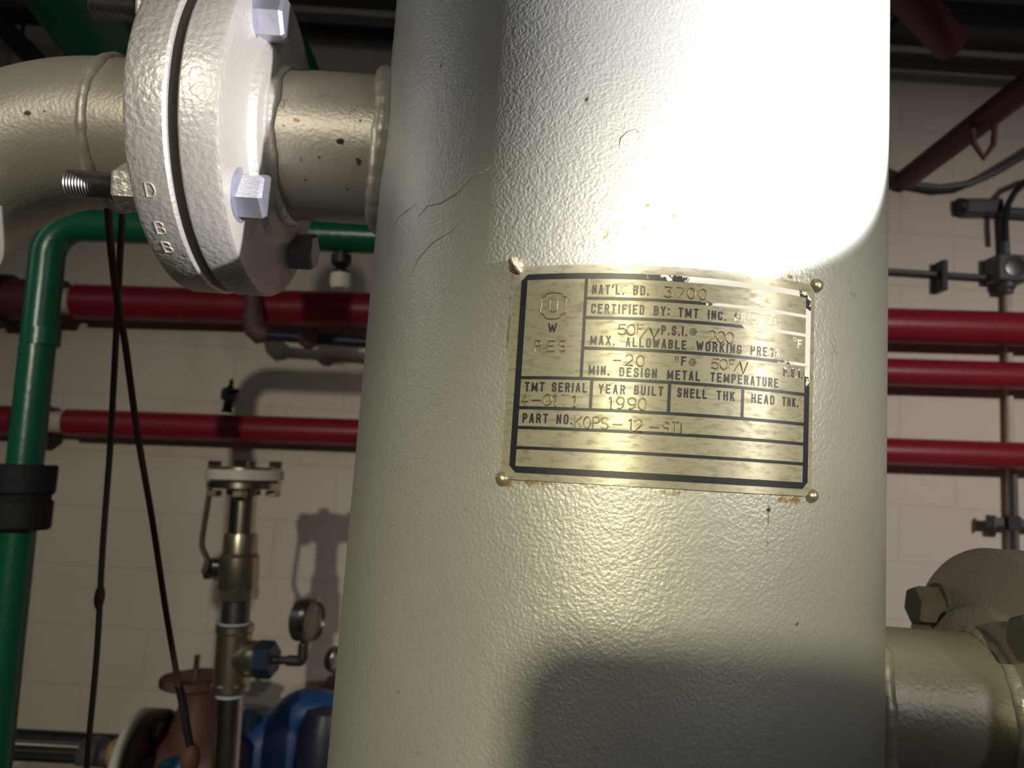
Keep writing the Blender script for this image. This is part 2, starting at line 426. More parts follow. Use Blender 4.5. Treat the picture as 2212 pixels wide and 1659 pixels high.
def wavy_weld(x, sgn, zc, parent, name, r0=NR + 0.002, w0=0.0065, mat='cast'):
    mb = MB(); rings = []
    for a in ring_path(150):
        rad = Vector((0, math.cos(a), math.sin(a))); p = Vector((x, AY, zc)) + rad * r0
        w = w0 + 0.0002 * math.sin(a * 26) + 0.0022 * mnoise.noise(p * 55 + Vector((3, 1, 8)))
        rings.append([p + Vector((1, 0, 0)) * (w * math.cos(b)) + rad * (w * 0.7 * math.sin(b)) for b in ring_path(12)])
    return mb.ring_sweep(rings, closed=True).build(name, mat, parent)

def hexbolt(parent, x, y, z, sgn, rot, mat='bolt'):
    mb = MB(); mb.lathe((x, y, z), (sgn, 0, 0), [(-0.0005, 0.0), (-0.0005, 0.0165), (0.0012, 0.0165), (0.0014, 0.0)], 32)
    mb.prism((x + sgn * 0.001, y, z), (sgn, 0, 0), 0.0165, 0.0245, 6, rot)
    return mb.build('hex_bolt', mat, parent, angle=20)

def threaded(parent, x, y, z, sgn, l, rot, mat_n='cast', mat_s='darksteel'):
    mb = MB(); mb.prism((x, y, z), (sgn, 0, 0), 0.0165, 0.0250, 6, rot)
    nut = mb.build('hex_nut', mat_n, parent, angle=20)
    prof = [(0.010, 0.0), (0.010, 0.0072)]; h = 0.017
    while h < l: prof += [(h, 0.0072), (h + 0.0009, 0.0082), (h + 0.0018, 0.0072)]; h += 0.0018
    prof += [(l, 0.0065), (l + 0.0015, 0.0)]
    MB().lathe((x, y, z), (sgn, 0, 0), prof, 24).build('threaded_stud', mat_s, parent, angle=60)
    return nut

def noz(px, py):                              # the point of the nozzle's front seen there
    y = AY - NR
    for _ in range(6):
        q = at(px, py, y); dz = max(-.98, min(.98, (q.z - NZ) / NR)); y = AY - NR * math.sqrt(1 - dz * dz)
    return at(px, py, y)
pipe_spots = [(noz(735, 306), .0034, .0024, 1, 1.0), (noz(775, 350), .003, .0042, 1, .55), (noz(640, 260), .003, .002, 0, .7), (noz(778, 262), .002, .0016, 1, .6),
              (noz(690, 340), .0013, .0013, 1, .8), (noz(650, 345), .0013, .0013, 1, .8), (noz(612, 272), .0013, .0013, 1, .7), (noz(660, 390), .0013, .0013, 1, .7), (noz(750, 410), .0013, .0013, 1, .8)]
def dense_pipe(x0, x1, zc):
    n = 130
    return [[Vector((x0 + (x1 - x0) * i / n, AY + NR * math.cos(a), zc + NR * math.sin(a))) for a in ring_path(230)] for i in range(n + 1)]
MB().ring_sweep(dense_pipe(-0.168, -0.02, NZ)).build('nozzle_pipe', 'pipe', vessel, spots=pipe_spots)
saddle_weld(-1, NZ, 'weld_bead')
fl = MB().lathe((-0.194, AY, NZ), (1, 0, 0), flange_prof(0, 1, 0.0235, RF, 0.0085), 128).build('nozzle_flange', 'cast', vessel, angle=28)
wavy_weld(-0.1622, 1, NZ, vessel, 'weld_bead', NR + 0.001, 0.0055)
for fb, ud in BOLTS:
    hexbolt(fl, -0.1705, AY + fb * RB * 0.7071, NZ + ud * RB * 0.7071, 1, 0.20 if ud > 0 else 0.42)

# lower right nozzle, mirror-wise
MB().ring_sweep(dense_pipe(0.16, 0.312, LZ)).build('nozzle_pipe', 'pipe', vessel, spots=[])
saddle_weld(1, LZ, 'weld_bead')
fr = MB().lathe((0.336, AY, LZ), (-1, 0, 0), flange_prof(0, 1, 0.0235, RF, 0.0085), 128).build('nozzle_flange', 'cast', vessel, angle=28)
wavy_weld(0.3042, -1, LZ, vessel, 'weld_bead', NR + 0.001, 0.0055)
for fb, ud in BOLTS:
    hexbolt(fr, 0.3122, AY + fb * RB * 0.7071, LZ + ud * RB * 0.7071, -1, 0.3, 'grey_bolt')

# stroke lettering -----------------------------------------------------
def arc(cx, cy, rx, ry, a0, a1, n=14):
    return [(cx + rx * math.cos(R_(a0 + (a1 - a0) * i / n)), cy + ry * math.sin(R_(a0 + (a1 - a0) * i / n))) for i in range(n + 1)]
ST = {
 '0': [arc(.5, .5, .48, .5, 0, 360, 26)], 'O': [arc(.5, .5, .48, .5, 0, 360, 26)],
 '1': [[(.1, .82), (.55, 1), (.55, 0)], [(.3, 0), (.8, 0)]], '2': [arc(.5, .70, .44, .30, 165, -35, 12) + [(.04, 0), (.98, 0)]],
 '3': [[(.05, 1), (.92, 1), (.42, .60)] + arc(.45, .31, .48, .31, 80, -150, 14)],
 '4': [[(.72, 0), (.72, 1), (.02, .3), (1, .3)]], '5': [[(.9, 1), (.16, 1), (.08, .54)] + arc(.45, .31, .48, .31, 120, -150, 14)],
 '7': [[(.02, 1), (.95, 1), (.4, 0)]], '9': [arc(.5, .68, .44, .32, -10, 350, 20) + [(.93, .62), (.86, .25), (.5, 0), (.15, .04)]],
 '-': [[(0, .45), (1, .45)]], '/': [[(0, 0), (1, 1)]], 'F': [[(.05, 0), (.05, 1), (.95, 1)], [(.05, .55), (.75, .55)]],
 'V': [[(0, 1), (.45, 0), (1, 1)]], 'K': [[(.05, 0), (.05, 1)], [(1, 1), (.05, .42)], [(.35, .6), (1, 0)]],
 'P': [[(.05, 0), (.05, 1), (.6, 1)] + arc(.6, .75, .36, .25, 90, -90, 10) + [(.05, .5)]],
 'S': [arc(.5, .74, .44, .26, 25, 260, 14) + arc(.5, .25, .46, .25, 80, -155, 14)], 'T': [[(0, 1), (1, 1)], [(.5, 1), (.5, 0)]],
 'L': [[(.05, 1), (.05, 0), (.95, 0)]], 'R': [[(.05, 0), (.05, 1), (.6, 1)] + arc(.6, .75, .36, .25, 90, -90, 10) + [(.05, .5)], [(.5, .5), (1, 0)]],
 'E': [[(.95, 1), (.05, 1), (.05, 0), (.95, 0)], [(.05, .52), (.75, .52)]], 'U': [[(.05, 1), (.05, .32)] + arc(.5, .32, .45, .32, 180, 360, 12) + [(.95, 1)]],
 'D': [[(.05, 0), (.05, 1), (.5, 1)] + arc(.5, .5, .45, .5, 90, -90, 14) + [(.05, 0)]],
 'B': [[(.05, 0), (.05, 1), (.5, 1)] + arc(.5, .76, .36, .24, 90, -90, 10) + [(.05, .52), (.5, .52)] + arc(.5, .26, .42, .26, 90, -90, 10) + [(.05, 0)]],
}
def strokes(mb, ch, fn, x0, x1, y0, h, r):
    for line in ST[ch]:
        mb.tube([fn(x0 + (x1 - x0) * a, y0 + h * b) for a, b in line], r, 8)

# die-stamped T and P on the nozzle pipe
def on_noz(u, v):                             # u along x, v angle height on the pipe front
    a = v / NR
    return Vector((u, AY - (NR + 0.0001) * math.cos(a), NZ + (NR + 0.0001) * math.sin(a)))
for ch, px, py in (('T', 613, 224), ('P', 762, 238)):
    p = noz(px, py); v = math.asin(max(-1, min(1, (p.z - NZ) / NR))) * NR
    mb = MB(); strokes(mb, ch, on_noz, p.x - 0.0018, p.x + 0.0018, v - 0.0028, 0.0056, 0.00045)
    mb.build('stamped_letter', 'pipe', vessel, spots=[])

# ------------------------------------------------------------------ upper left elbow pipe
EX = -0.281; ER = 0.137
elbow = thing('elbow_pipe', 'silver-grey pipe elbow bolted to the upper left nozzle, turning down at the left edge', 'pipe', (EX - ER, AY, 0))
efl = MB().lathe((-0.2005, AY, NZ), (-1, 0, 0), flange_prof(0, 1, 0.0245, RF, 0.011), 128).build('pipe_flange', 'cast', elbow, angle=28)
MB().lathe((-0.2005, AY, NZ), (1, 0, 0), [(-0.001, 0.048), (-0.001, 0.079), (0.0066, 0.079), (0.0066, 0.048)], 64).build('gasket', 'gasket', elbow)
mb = MB(); rings = []
path = [(-0.215 + (EX + 0.215) * i / 24, NZ) for i in range(25)]
path += [(EX - ER * math.sin(a), NZ - ER + ER * math.cos(a)) for a in [math.pi / 2 * i / 110 for i in range(1, 111)]]
path += [(EX - ER, NZ - ER - 0.05 * k) for k in range(1, 12)] + [(EX - ER, 0.6), (EX - ER, 0.0)]
el_spots = [(noz(60, 245), .003, .0024, 1, .9), (noz(45, 335), .003, .0025, 1, .9), (noz(20, 250), .002, .002, 1, .8), (noz(95, 240), .0015, .0015, 1, .8), (at(325, 325, .41), .002, .002, 1, .8)]
mb.tube([(x, AY, z) for x, z in path], NR, 200)
mb.build('pipe', 'pipe', elbow, spots=el_spots)
wavy_weld(EX + 0.004, 1, NZ, elbow, 'weld_bead', NR + 0.0002, 0.0042, 'pipe')
for fb, ud in BOLTS:
    threaded(elbow, -0.2255, AY + fb * RB * 0.7071, NZ + ud * RB * 0.7071, -1, 0.047, 0.35)
for ch, px, py, rr in (('D', 333, 408, 8), ('B', 338, 470, -4), ('B', 344, 500, -4)):
    p = at(px, py, 0.42)
    def on_rim(u, v, p=p):
        a0 = math.asin(max(-1, min(1, (p.z - NZ) / RF))); a = a0 + v / RF
        return Vector((-0.2128 + u, AY - (RF + 0.0001) * math.cos(a), NZ + (RF + 0.0001) * math.sin(a)))
    mb = MB(); strokes(mb, ch, on_rim, -0.0028, 0.0028, -0.004, 0.008, 0.0005); mb.build('raised_letter', 'cast', elbow, spots=[])

# right side: pipe bolted to the lower right nozzle
run = thing('outlet_pipe', 'flanged grey pipe bolted to the lower right nozzle, running out at the right edge', 'pipe', (0.6, AY, LZ))
MB().lathe((0.342, AY, LZ), (1, 0, 0), flange_prof(0, 1, 0.0235, RF, 0.0115), 96).build('pipe_flange', 'cast', run, angle=28)
MB().lathe((0.3362, AY, LZ), (1, 0, 0), [(0, 0.05), (0, 0.079), (0.0055, 0.079), (0.0055, 0.05)], 64).build('gasket', 'gasket', run)
rp = [(0.35, AY, LZ), (0.50, AY, LZ)] + [(0.50 + ER * math.sin(a), AY, LZ - ER + ER * math.cos(a)) for a in [math.pi / 2 * i / 16 for i in range(1, 17)]] + [(0.50 + ER, AY, 0.0)]
MB().tube(rp, NR, 64).build('pipe', 'pipe', run, spots=[])
for fb, ud in BOLTS:
    threaded(run, 0.365, AY + fb * RB * 0.7071, LZ + ud * RB * 0.7071, 1, 0.047, 0.35)

# ------------------------------------------------------------------ nameplate (plate millimetres: s to the right, v up)
RP = 0.1628
def cyl(s, v, r=RP):
    th = s / 1000 / RP
    return Vector((AX + r * math.sin(th), AY - r * math.cos(th), Z0 + (v + 0.0097 * s) / 1000))
plate = thing('nameplate', 'curved metal data plate riveted to the vessel, black ruled boxes, lettering and stamped numbers', 'nameplate', cyl(3, 0))
def uvof(s, v): return (s / 100.0, v / 100.0)
def slab(name, mat, cols, r0, r1, parent=plate):
    """cols: list of (s, vlow, vhigh); solid strip bent round the shell"""
    mb = MB(); uv = []
    for (s, a, b) in cols:
        for (v, r) in ((a, r1), (b, r1), (b, r0), (a, r0)):
            mb.v.append(cyl(s, v, r)); uv.append(uvof(s, v))
    n = len(cols)
    for i in range(n - 1):
        for j in range(4):
            j2 = (j + 1) % 4
            mb.f.append([i * 4 + j, i * 4 + j2, i * 4 + 4 + j2, i * 4 + 4 + j])
    mb.f.append([3, 2, 1, 0]); mb.f.append([(n - 1) * 4 + k for k in range(4)])
    return mb, uv
def cham_cols(s0, s1, v0, v1, c, n=60):
    ss = sorted(set([s0, s0 + c, s1 - c, s1] + [s0 + (s1 - s0) * i / n for i in range(n + 1)]))
    out = []
    for s in ss:
        k = max(0, c - (s - s0), c - (s1 - s))
        out.append((s, v0 + k, v1 - k))
    return out
mb, uv = slab('plate', 'plate', cham_cols(-71.3, 76.9, 0.2, 99.9, 3.4), RP - 0.0009, RP + 0.0002)
mb.build('plate', 'plate', plate, uv=uv)
RT0, RT1 = RP + 0.00012, RP + 0.00029
# black frame: outer chamfered outline and square inner opening
mb = MB(); uvs = []
def add_slab(cols):
    m2, u2 = slab('', '', cols, RT0, RT1); n = len(mb.v); mb.v += m2.v; mb.f += [[i + n for i in f] for f in m2.f]; uvs.extend(u2)
def hbar(s0, s1, v, t):
    n = max(2, int((s1 - s0) / 2.5)); add_slab([(s0 + (s1 - s0) * i / n, v - t / 2, v + t / 2) for i in range(n + 1)])
def vbar(s, v0, v1, t): add_slab([(s - t / 2, v0, v1), (s + t / 2, v0, v1)])
O, I, C = (-67.3, 74.4, 3.4, 95.8), (-64.3, 71.3, 6.4, 93.1), 3.2
n = 60
top = []; bot = []
for i in range(n + 1):
    s = O[0] + (O[1] - O[0]) * i / n
top = [(s, I[3] if s >= I[0] and s <= I[1] else I[3], b) for (s, a, b) in cham_cols(O[0], O[1], O[2], O[3], C)]
bot = [(s, a, I[2]) for (s, a, b) in cham_cols(O[0], O[1], O[2], O[3], C)]
add_slab([(s, min(a, b - 0.01), b) for s, a, b in top]); add_slab([(s, a, max(b, a + 0.01)) for s, a, b in bot])
vbar((O[0] + I[0]) / 2, I[2], I[3], I[0] - O[0]); vbar((O[1] + I[1]) / 2, I[2], I[3], O[1] - I[1])
LT = 1.45
for v in (84.0, 75.0, 60.9): hbar(-36.2, 71.4, v, LT)
for v in (47.0, 33.1, 24.0, 14.8): hbar(-64.4, 71.4, v, LT)
vbar(-36.2, 46.5, 93.3, LT)
for s in (-31.3, 3.2, 37.4): vbar(s, 33.1, 47.0, LT)
mb.build('printed_rules', 'print', plate, uv=uvs)

C_ = [(1, .82), (.9, .95), (.7, 1), (.3, 1), (.1, .95), (0, .82), (0, .18), (.1, .05), (.3, 0), (.7, 0), (.9, .05), (1, .18)]
GO = {                                        # condensed gothic capitals as stroke centre lines
 'A': [[(0, 0), (.45, 1), (.55, 1), (1, 0)], [(.16, .27), (.84, .27)]],
 'B': [[(0, 0), (0, 1), (.62, 1), (.88, .93), (.95, .77), (.88, .6), (.62, .53), (0, .53)], [(.62, .53), (.92, .45), (1, .27), (.92, .07), (.65, 0), (0, 0)]],
 'C': [[(1, .76)] + C_ + [(1, .24)]], 'D': [[(0, 0), (0, 1), (.62, 1), (.9, .94), (1, .8), (1, .2), (.9, .06), (.62, 0), (0, 0)]],
 'E': [[(1, 1), (0, 1), (0, 0), (1, 0)], [(0, .53), (.8, .53)]], 'F': [[(1, 1), (0, 1), (0, 0)], [(0, .52), (.8, .52)]],
 'G': [[(1, .78)] + C_ + [(1, .42), (.62, .42)]], 'H': [[(0, 0), (0, 1)], [(1, 0), (1, 1)], [(0, .52), (1, .52)]], 'I': [[(.5, 0), (.5, 1)]],
 'K': [[(0, 0), (0, 1)], [(1, 1), (0, .38)], [(.38, .60), (1, 0)]], 'L': [[(0, 1), (0, 0), (1, 0)]],
 'M': [[(0, 0), (0, 1), (.5, .12), (1, 1), (1, 0)]], 'N': [[(0, 0), (0, 1), (1, 0), (1, 1)]], 'O': [C_ + [(1, .82)]],
 'P': [[(0, 0), (0, 1), (.65, 1), (.92, .92), (1, .73), (.92, .54), (.65, .46), (0, .46)]],
 'R': [[(0, 0), (0, 1), (.65, 1), (.92, .92), (1, .75), (.92, .57), (.65, .5), (0, .5)], [(.6, .5), (1, 0)]],
 'S': [[(1, .79), (1, .83), (.9, .95), (.7, 1), (.3, 1), (.1, .95), (0, .83), (0, .68), (.12, .57), (.88, .43), (1, .32), (1, .17), (.9, .05), (.7, 0), (.3, 0), (.1, .05), (0, .17), (0, .21)]],
 'T': [[(0, 1), (1, 1)], [(.5, 1), (.5, 0)]], 'U': [[(0, 1), (0, .18), (.1, .05), (.3, 0), (.7, 0), (.9, .05), (1, .18), (1, 1)]],
 'W': [[(0, 1), (.25, 0), (.5, .85), (.75, 0), (1, 1)]], 'X': [[(0, 0), (1, 1)], [(0, 1), (1, 0)]], 'Y': [[(0, 1), (.5, .45), (1, 1)], [(.5, .45), (.5, 0)]],
 '.': [[(.5, 0), (.5, .03)]], ',': [[(.55, .02), (.45, -.14)]], ':': [[(.5, .12), (.5, .16)], [(.5, .78), (.5, .82)]], "'": [[(.55, 1), (.45, .80)]],
 '°': [arc(.5, .5, .5, .5, 0, 360, 20)],
 '@': [arc(.5, .5, .5, .5, -50, -360, 26), arc(.5, .5, .22, .22, 0, 360, 14), [(.72, .72), (.70, .36), (.84, .28), (1.0, .5)]],
}
def ribbon(mb, uvs, pts, t, e0=0.5, e1=0.5):
    """flat printed stroke of width t along plate points, with mitred corners"""
    pts = [Vector((a, b)) for a, b in pts]
    for i in range(1, len(pts) - 1):          # very sharp corners are two strokes
        if (pts[i] - pts[i - 1]).normalized().dot((pts[i + 1] - pts[i]).normalized()) < -0.1:
            ribbon(mb, uvs, [tuple(q) for q in pts[:i + 1]], t, e0, 0.2)
            return ribbon(mb, uvs, [tuple(q) for q in pts[i:]], t, 0.2, e1)
    closed = len(pts) > 3 and (pts[0] - pts[-1]).length < 1e-4
    if closed: pts = pts[:-1]
    else:
        pts[0] = pts[0] + (pts[0] - pts[1]).normalized() * t * e0
        pts[-1] = pts[-1] + (pts[-1] - pts[-2]).normalized() * t * e1
    n = len(pts); base = len(mb.v)
    for i, p in enumerate(pts):
        a = pts[i - 1] if (i > 0 or closed) else None
        b = pts[(i + 1) % n] if (i < n - 1 or closed) else None
        d0 = (p - a).normalized() if a is not None else (b - p).normalized()
        d1 = (b - p).normalized() if b is not None else d0
        n0, n1 = Vector((-d0.y, d0.x)), Vector((-d1.y, d1.x)); mm = n0 + n1
        mm = mm / max(mm.length_squared / 2, 0.55) if mm.length > 1e-4 else n0
        for sg, r in ((1, RT1), (-1, RT1), (-1, RT0), (1, RT0)):
            q = p + mm * (sg * t / 2); mb.v.append(cyl(q.x, q.y, r)); uvs.append(uvof(q.x, q.y))
    for i in range(n if closed else n - 1):
        a, b = base + 4 * i, base + 4 * ((i + 1) % n)
        for j in range(4):
            j2 = (j + 1) % 4; mb.f.append([a + j, a + j2, b + j2, b + j])
    if not closed:
        mb.f.append([base + k for k in range(4)][::-1]); mb.f.append([base + 4 * (n - 1) + k for k in range(4)])
def printed(words, name='printed_text'):
    mb = MB(); uvs = []
    for (txt, s0, s1, v0, h, *o) in words:
        t = o[0] if o else 0.80
        wide = {'M': 1.3, 'W': 1.45}; thin = "I.:,'"
        units = sum(0 if c in thin else wide.get(c, 1.0) for c in txt) + 0.42 * (len(txt) - 1)
        fix = sum(t if c in thin else 0 for c in txt)
        w = (s1 - s0 - fix) / max(units, 1e-3); x = s0
        for c in txt:
            cw = t if c in thin else w * wide.get(c, 1.0)
            for line in GO[c]:
                ribbon(mb, uvs, [(x + t / 2 + (cw - t) * a if c not in thin else x + t / 2 + (a - .5) * t * 2, v0 + t / 2 + (h - t) * b) for a, b in line], t)
            x += cw + 0.42 * w
    return mb.build(name, 'print', plate, uv=uvs)
printed([("NAT'L.", -33.4, -19.0, 85.9, 4.5), ("BD.", -14.9, -7.8, 85.9, 4.5)])
printed([("CERTIFIED", -33.4, -9.5, 77.0, 4.5), ("BY:", -5.3, 1.8, 77.0, 4.4), ("TMT", 5.8, 15.0, 76.9, 4.4), ("INC.", 19.4, 28.1, 76.9, 4.4), ("ERIE,", 32.2, 44.5, 77.2, 4.3), ("PA.", 48.1, 56.0, 77.4, 4.3)])
printed([("P.S.I.", -1.5, 10.2, 68.3, 4.4), ("@", 11.3, 14.6, 68.9, 3.3, 0.34)])
printed([("°", 63.7, 65.9, 71.3, 1.9, 0.34), ("F", 66.5, 69.2, 68.3, 4.3)])
printed([("MAX.", -33.0, -22.0, 62.5, 4.4), ("ALLOWABLE", -17.1, 10.0, 62.1, 4.3), ("WORKING", 14.5, 36.2, 62.2, 4.3), ("PRESS", 40.7, 56.0, 62.4, 4.4)])
printed([("°", 5.0, 6.8, 57.2, 1.9, 0.34), ("F", 7.9, 10.3, 54.8, 4.3), ("@", 11.5, 14.8, 55.0, 3.3, 0.34)])
printed([("P.S.I.", 58.5, 69.9, 54.3, 4.3)])
printed([("MIN.", -33.0, -23.6, 48.8, 4.3), ("DESIGN", -19.3, -2.6, 48.5, 4.3), ("METAL", 1.9, 16.9, 48.4, 4.3), ("TEMPERATURE", 21.6, 55.8, 48.6, 4.3)])
printed([("TMT", -62.2, -52.8, 40.6, 4.4), ("SERIAL", -49.3, -33.1, 40.6, 4.4)])
printed([("YEAR", -28.1, -16.3, 40.5, 4.3), ("BUILT", -12.4, 0.5, 40.6, 4.3)])
printed([("SHELL", 6.8, 20.3, 40.6, 4.3), ("THK", 24.8, 33.5, 40.6, 4.3)])
printed([("HEAD", 41.8, 54.0, 40.6, 4.2), ("THK.", 58.4, 67.7, 40.7, 4.1)])
printed([("PART", -62.3, -50.2, 26.2, 4.4), ("NO.", -46.3, -39.0, 26.1, 4.5)])
printed([("W", -52.9, -48.6, 67.9, 4.5)])
def stamped(chars):
    mb = MB()
    for (ch, s0, s1, v0, h) in chars:
        strokes(mb, ch, lambda a, b: cyl(a, b, RP + 0.00022), s0, s1, v0, h, 0.00035)
    return mb.build('stamped_text', 'stamp', plate, angle=60)
stamped([("3",-1.0,2.8,85.7,4.6),("7",4.7,8.5,85.7,4.7),("0",9.7,13.2,85.7,4.8),("0",15.1,18.6,85.6,4.8)])
stamped([("5",-20.8,-17.0,67.7,4.4),("0",-16.8,-13.1,67.5,4.7),("F",-12.2,-9.6,68.0,4.5),("/",-10.6,-6.9,66.6,5.0),("V",-6.5,-2.4,66.6,4.4)])
stamped([("2",19.9,23.7,66.6,5.1),("0",24.1,28.1,66.7,5.0),("0",28.5,32.2,66.7,5.0)])
stamped([("-",-22.3,-18.9,53.6,4.8),("2",-16.9,-13.4,53.7,4.8),("0",-11.9,-8.4,53.5,4.9)])
stamped([("5",21.9,25.7,54.7,4.4),("0",26.1,29.7,54.6,4.6),("F",30.5,33.0,54.9,4.4),("/",33.0,35.9,54.4,4.6),("V",35.6,39.5,53.4,5.4)])
stamped([("4",-63.5,-60.0,34.4,4.9),("-",-58.4,-54.0,34.4,4.8),("0",-52.8,-49.0,34.4,5.0),("1",-48.4,-46.2,34.4,4.9),("7",-44.6,-41.2,34.3,5.0),("1",-39.6,-37.4,34.2,5.0)])
stamped([("1",-23.4,-21.2,34.1,5.0),("9",-19.9,-16.3,34.1,5.1),("9",-15.0,-11.0,34.1,5.1),("0",-10.2,-6.6,34.0,5.2)])
stamped([("K",-37.8,-34.8,25.1,4.7),("O",-33.9,-30.7,24.9,4.9),("P",-29.9,-26.8,24.8,5.0),("S",-26.2,-22.9,24.8,5.0),("-",-21.2,-16.8,24.8,4.8),("1",-14.2,-12.0,24.3,5.4),("2",-11.6,-8.0,24.2,5.4),("-",-5.0,-0.6,24.2,5.2),("S",0.9,3.9,24.2,5.0),("T",5.0,8.0,24.3,5.0),("L",9.1,12.9,24.4,5.0)])
stamped([("R",-58.6,-55.6,59.2,4.9),("E",-52.4,-48.9,59.2,4.8),("S",-46.9,-43.9,59.3,4.9)])
# stamped clover-leaf seal round a U
mb = MB()
seal = [(-3.6, 12.3)] + arc(-2.9, 11.6, .7, .9, 180, 90, 5)[1:] + [(0, 12.3)] + arc(2.9, 11.6, .7, .9, 90, 0, 5)[:-1]
cl = arc(0, 11.4, 3.9, .9, 165, 15, 10) + arc(4.9, 9.6, 1.2, .9, 110, -10, 5) + [(5.6, 6.8), (6.0, 4.4)] + arc(4.9, 3.4, 1.2, 1.0, 0, -100, 5) + arc(0, 1.2, 3.8, 1.2, 15, -15, 2)[:1] + arc(0, .9, 3.6, .9, -10, -170, 10) + arc(-4.9, 3.4, 1.2, 1.0, -80, -180, 5) + [(-6.0, 4.4), (-5.6, 6.8)] + arc(-4.9, 9.6, 1.2, .9, 190, 70, 5)
cl.append(cl[0])
mb.tube([cyl(-50.9 + a, 74.3 + b, RP + 0.00022) for a, b in cl], 0.00028, 8)
strokes(mb, 'U', lambda a, b: cyl(a, b, RP + 0.00022), -52.8, -48.9, 77.6, 5.6, 0.00030)
mb.build('stamped_seal', 'stamp', plate, angle=60)
# four corner fasteners
for k, (s, v) in enumerate(((-71.0, 100.4), (78.4, 100.2), (-70.6, 0.4), (77.7, 0.6))):
    th = s / 1000 / RP; nrm = Vector((math.sin(th), -math.cos(th), 0)); p = cyl(s, v, RP - 0.0014)
    mb = MB(); rr = 0.0033
    mb.lathe(p, nrm, [(0, rr * 1.15)] + [(0.0010 + rr * 0.95 * math.sin(a), rr * math.cos(a)) for a in [math.pi / 2 * i / 7 for i in range(8)]], 24, 0.0003)
    if k == 0:                                # the upper left one is bent up, its shank lies across the corner
        mb.tube([cyl(-71.6, 102.6, RP + 0.002), cyl(-70.8, 101.0, RP + 0.0024), cyl(-69.2, 98.4, RP + 0.0018), cyl(-67.8, 96.8, RP + 0.0006)], lambda t: 0.0026 - 0.0012 * t, 12)
    mb.build('rivet', 'rivet', plate, spots=None)

# ------------------------------------------------------------------ red pipes along the back wall
def straight(p0, p1, n=10): return [Vector(p0).lerp(Vector(p1), i / n) for i in range(n + 1)]
PY = 2.62
def red_pipe(label, z_l, z_r, x_l, x_r, r, left_px=None):
    """z at x=-1.5 and x=1.766 given; runs to the side walls"""
    sl = (z_r - z_l) / (1.766 + 1.5)
    zf = lambda x: Z0 + z_l + sl * (x + 1.5)
    t = thing('fire_pipe', label, 'pipe', (x_r - 0.05, PY, zf(x_r)), 'red pipes along the back wall')
    if x_l is not None:
        MB().tube(straight((x_l, PY, zf(x_l)), (x_r, PY, zf(x_r))), r, 40).build('pipe', 'red', t)
    return t, zf
r1, z1 = red_pipe('thick red pipe, topmost of the three along the back wall', 0.508, 0.634, -1.525, XR, 0.060)
MB().tube(straight((-1.57, PY, z1(-1.57)), (-1.50, PY, z1(-1.5))), 0.046, 32).build('bare_nipple', 'cream', r1)
c0 = at(35, 620, PY)
MB().tube(straight((XL, PY, z1(XL)), (-1.565, PY, z1(-1.565))), 0.072, 40).build('coupling_run', 'darkred', r1)
MB().lathe((-1.80, PY, z1(-1.8)), (1, 0, 0), [(0, .05), (0, .088), (.05, .088), (.05, .05)], 40).build('coupling', 'black', r1)
r2, z2 = red_pipe('middle red pipe of the three, seen only to the right of the vessel', 0.345, 0.469, 0.35, XR, 0.0475)
MB().lathe((0.35, PY, z2(0.35)), (-1, 0, 0), [(-0.01, .0475), (-0.01, .054), (.03, .054), (.045, .035), (.05, 0)], 40).build('end_cap', 'red', r2)
r3, z3 = red_pipe('lower red pipe of the three, crossing behind the two hanging cords', 0.089, 0.193, -1.50, XR, 0.0455)
MB().tube(straight((-1.56, PY, z3(-1.56)), (-1.48, PY, z3(-1.48))), 0.036, 32).build('bare_nipple', 'cream', r3)
MB().lathe((-1.66, PY, z3(-1.62)), (1, 0, 0), [(0, .02), (0, .06), (.02, .075), (.07, .075), (.10, .05), (.10, .02)], 40).build('coupling', 'black', r3)
MB().tube(straight((XL, PY, z3(XL)), (-1.64, PY, z3(-1.64))), 0.05, 32).build('coupling_run', 'red', r3)
# small vent cock on the lower red pipe
b = at(490, 890, PY); k = PY / F
def px_lathe(base, axis, lst, kk): return MB().lathe(base, axis, [(a * kk, r * kk) for a, r in lst], 24)
vc = thing('vent_cock', 'small dark vent cock standing on the lower red pipe', 'valve', b)
px_lathe(b, (0.06, 0, 1), [(-1, 0), (-1, 12), (4, 12), (8, 9), (14, 11), (24, 9)], k).build('body', 'black', vc)
px_lathe(b + Vector((0.0, 0, 24 * k)), (0.06, 0, 1), [(0, 10), (3, 17), (24, 17), (28, 12), (28, 0)], k).build('bonnet', 'galv', vc)
MB().tube([b + Vector((0.005, -0.02, 40 * k)), b + Vector((26 * k, -0.03, 46 * k))], 5 * k, 10).build('lever', 'black', vc)
px_lathe(b + Vector((0.003, 0, 50 * k)), (0.06, 0, 1), [(0, 6), (4, 8), (8, 4), (14, 5), (22, 3), (22, 0)], k).build('tip', 'black', vc)

# navy drain line with brown fittings under the top red pipe
dp = thing('drain_line', 'narrow navy drain line with brown elbow, hanging below the top red pipe', 'pipe', at(555, 720, 2.5))
e0, e1, e2 = at(540, 560, 2.5), at(548, 712, 2.5), at(575, 722, 2.5)
MB().tube([e0, at(545, 640, 2.5), at(546, 690, 2.5), at(551, 712, 2.5), at(562, 722, 2.5), at(580, 724, 2.5)], lambda t: 0.023 + 0.012 * (0.35 < t < 0.95), 20).build('elbow', 'rusty', dp)
MB().tube(straight(at(576, 723, 2.5), at(960, 752, 2.5)), 0.0195, 24).build('pipe', 'navy', dp)
MB().lathe(at(648, 729, 2.5), at(700, 733, 2.5) - at(648, 729, 2.5), [(0, .01), (0, .024), (.012, .030), (.02, .037), (.042, .037), (.05, .028), (.062, .024), (.062, .01)], 8).build('union', 'rusty', dp)

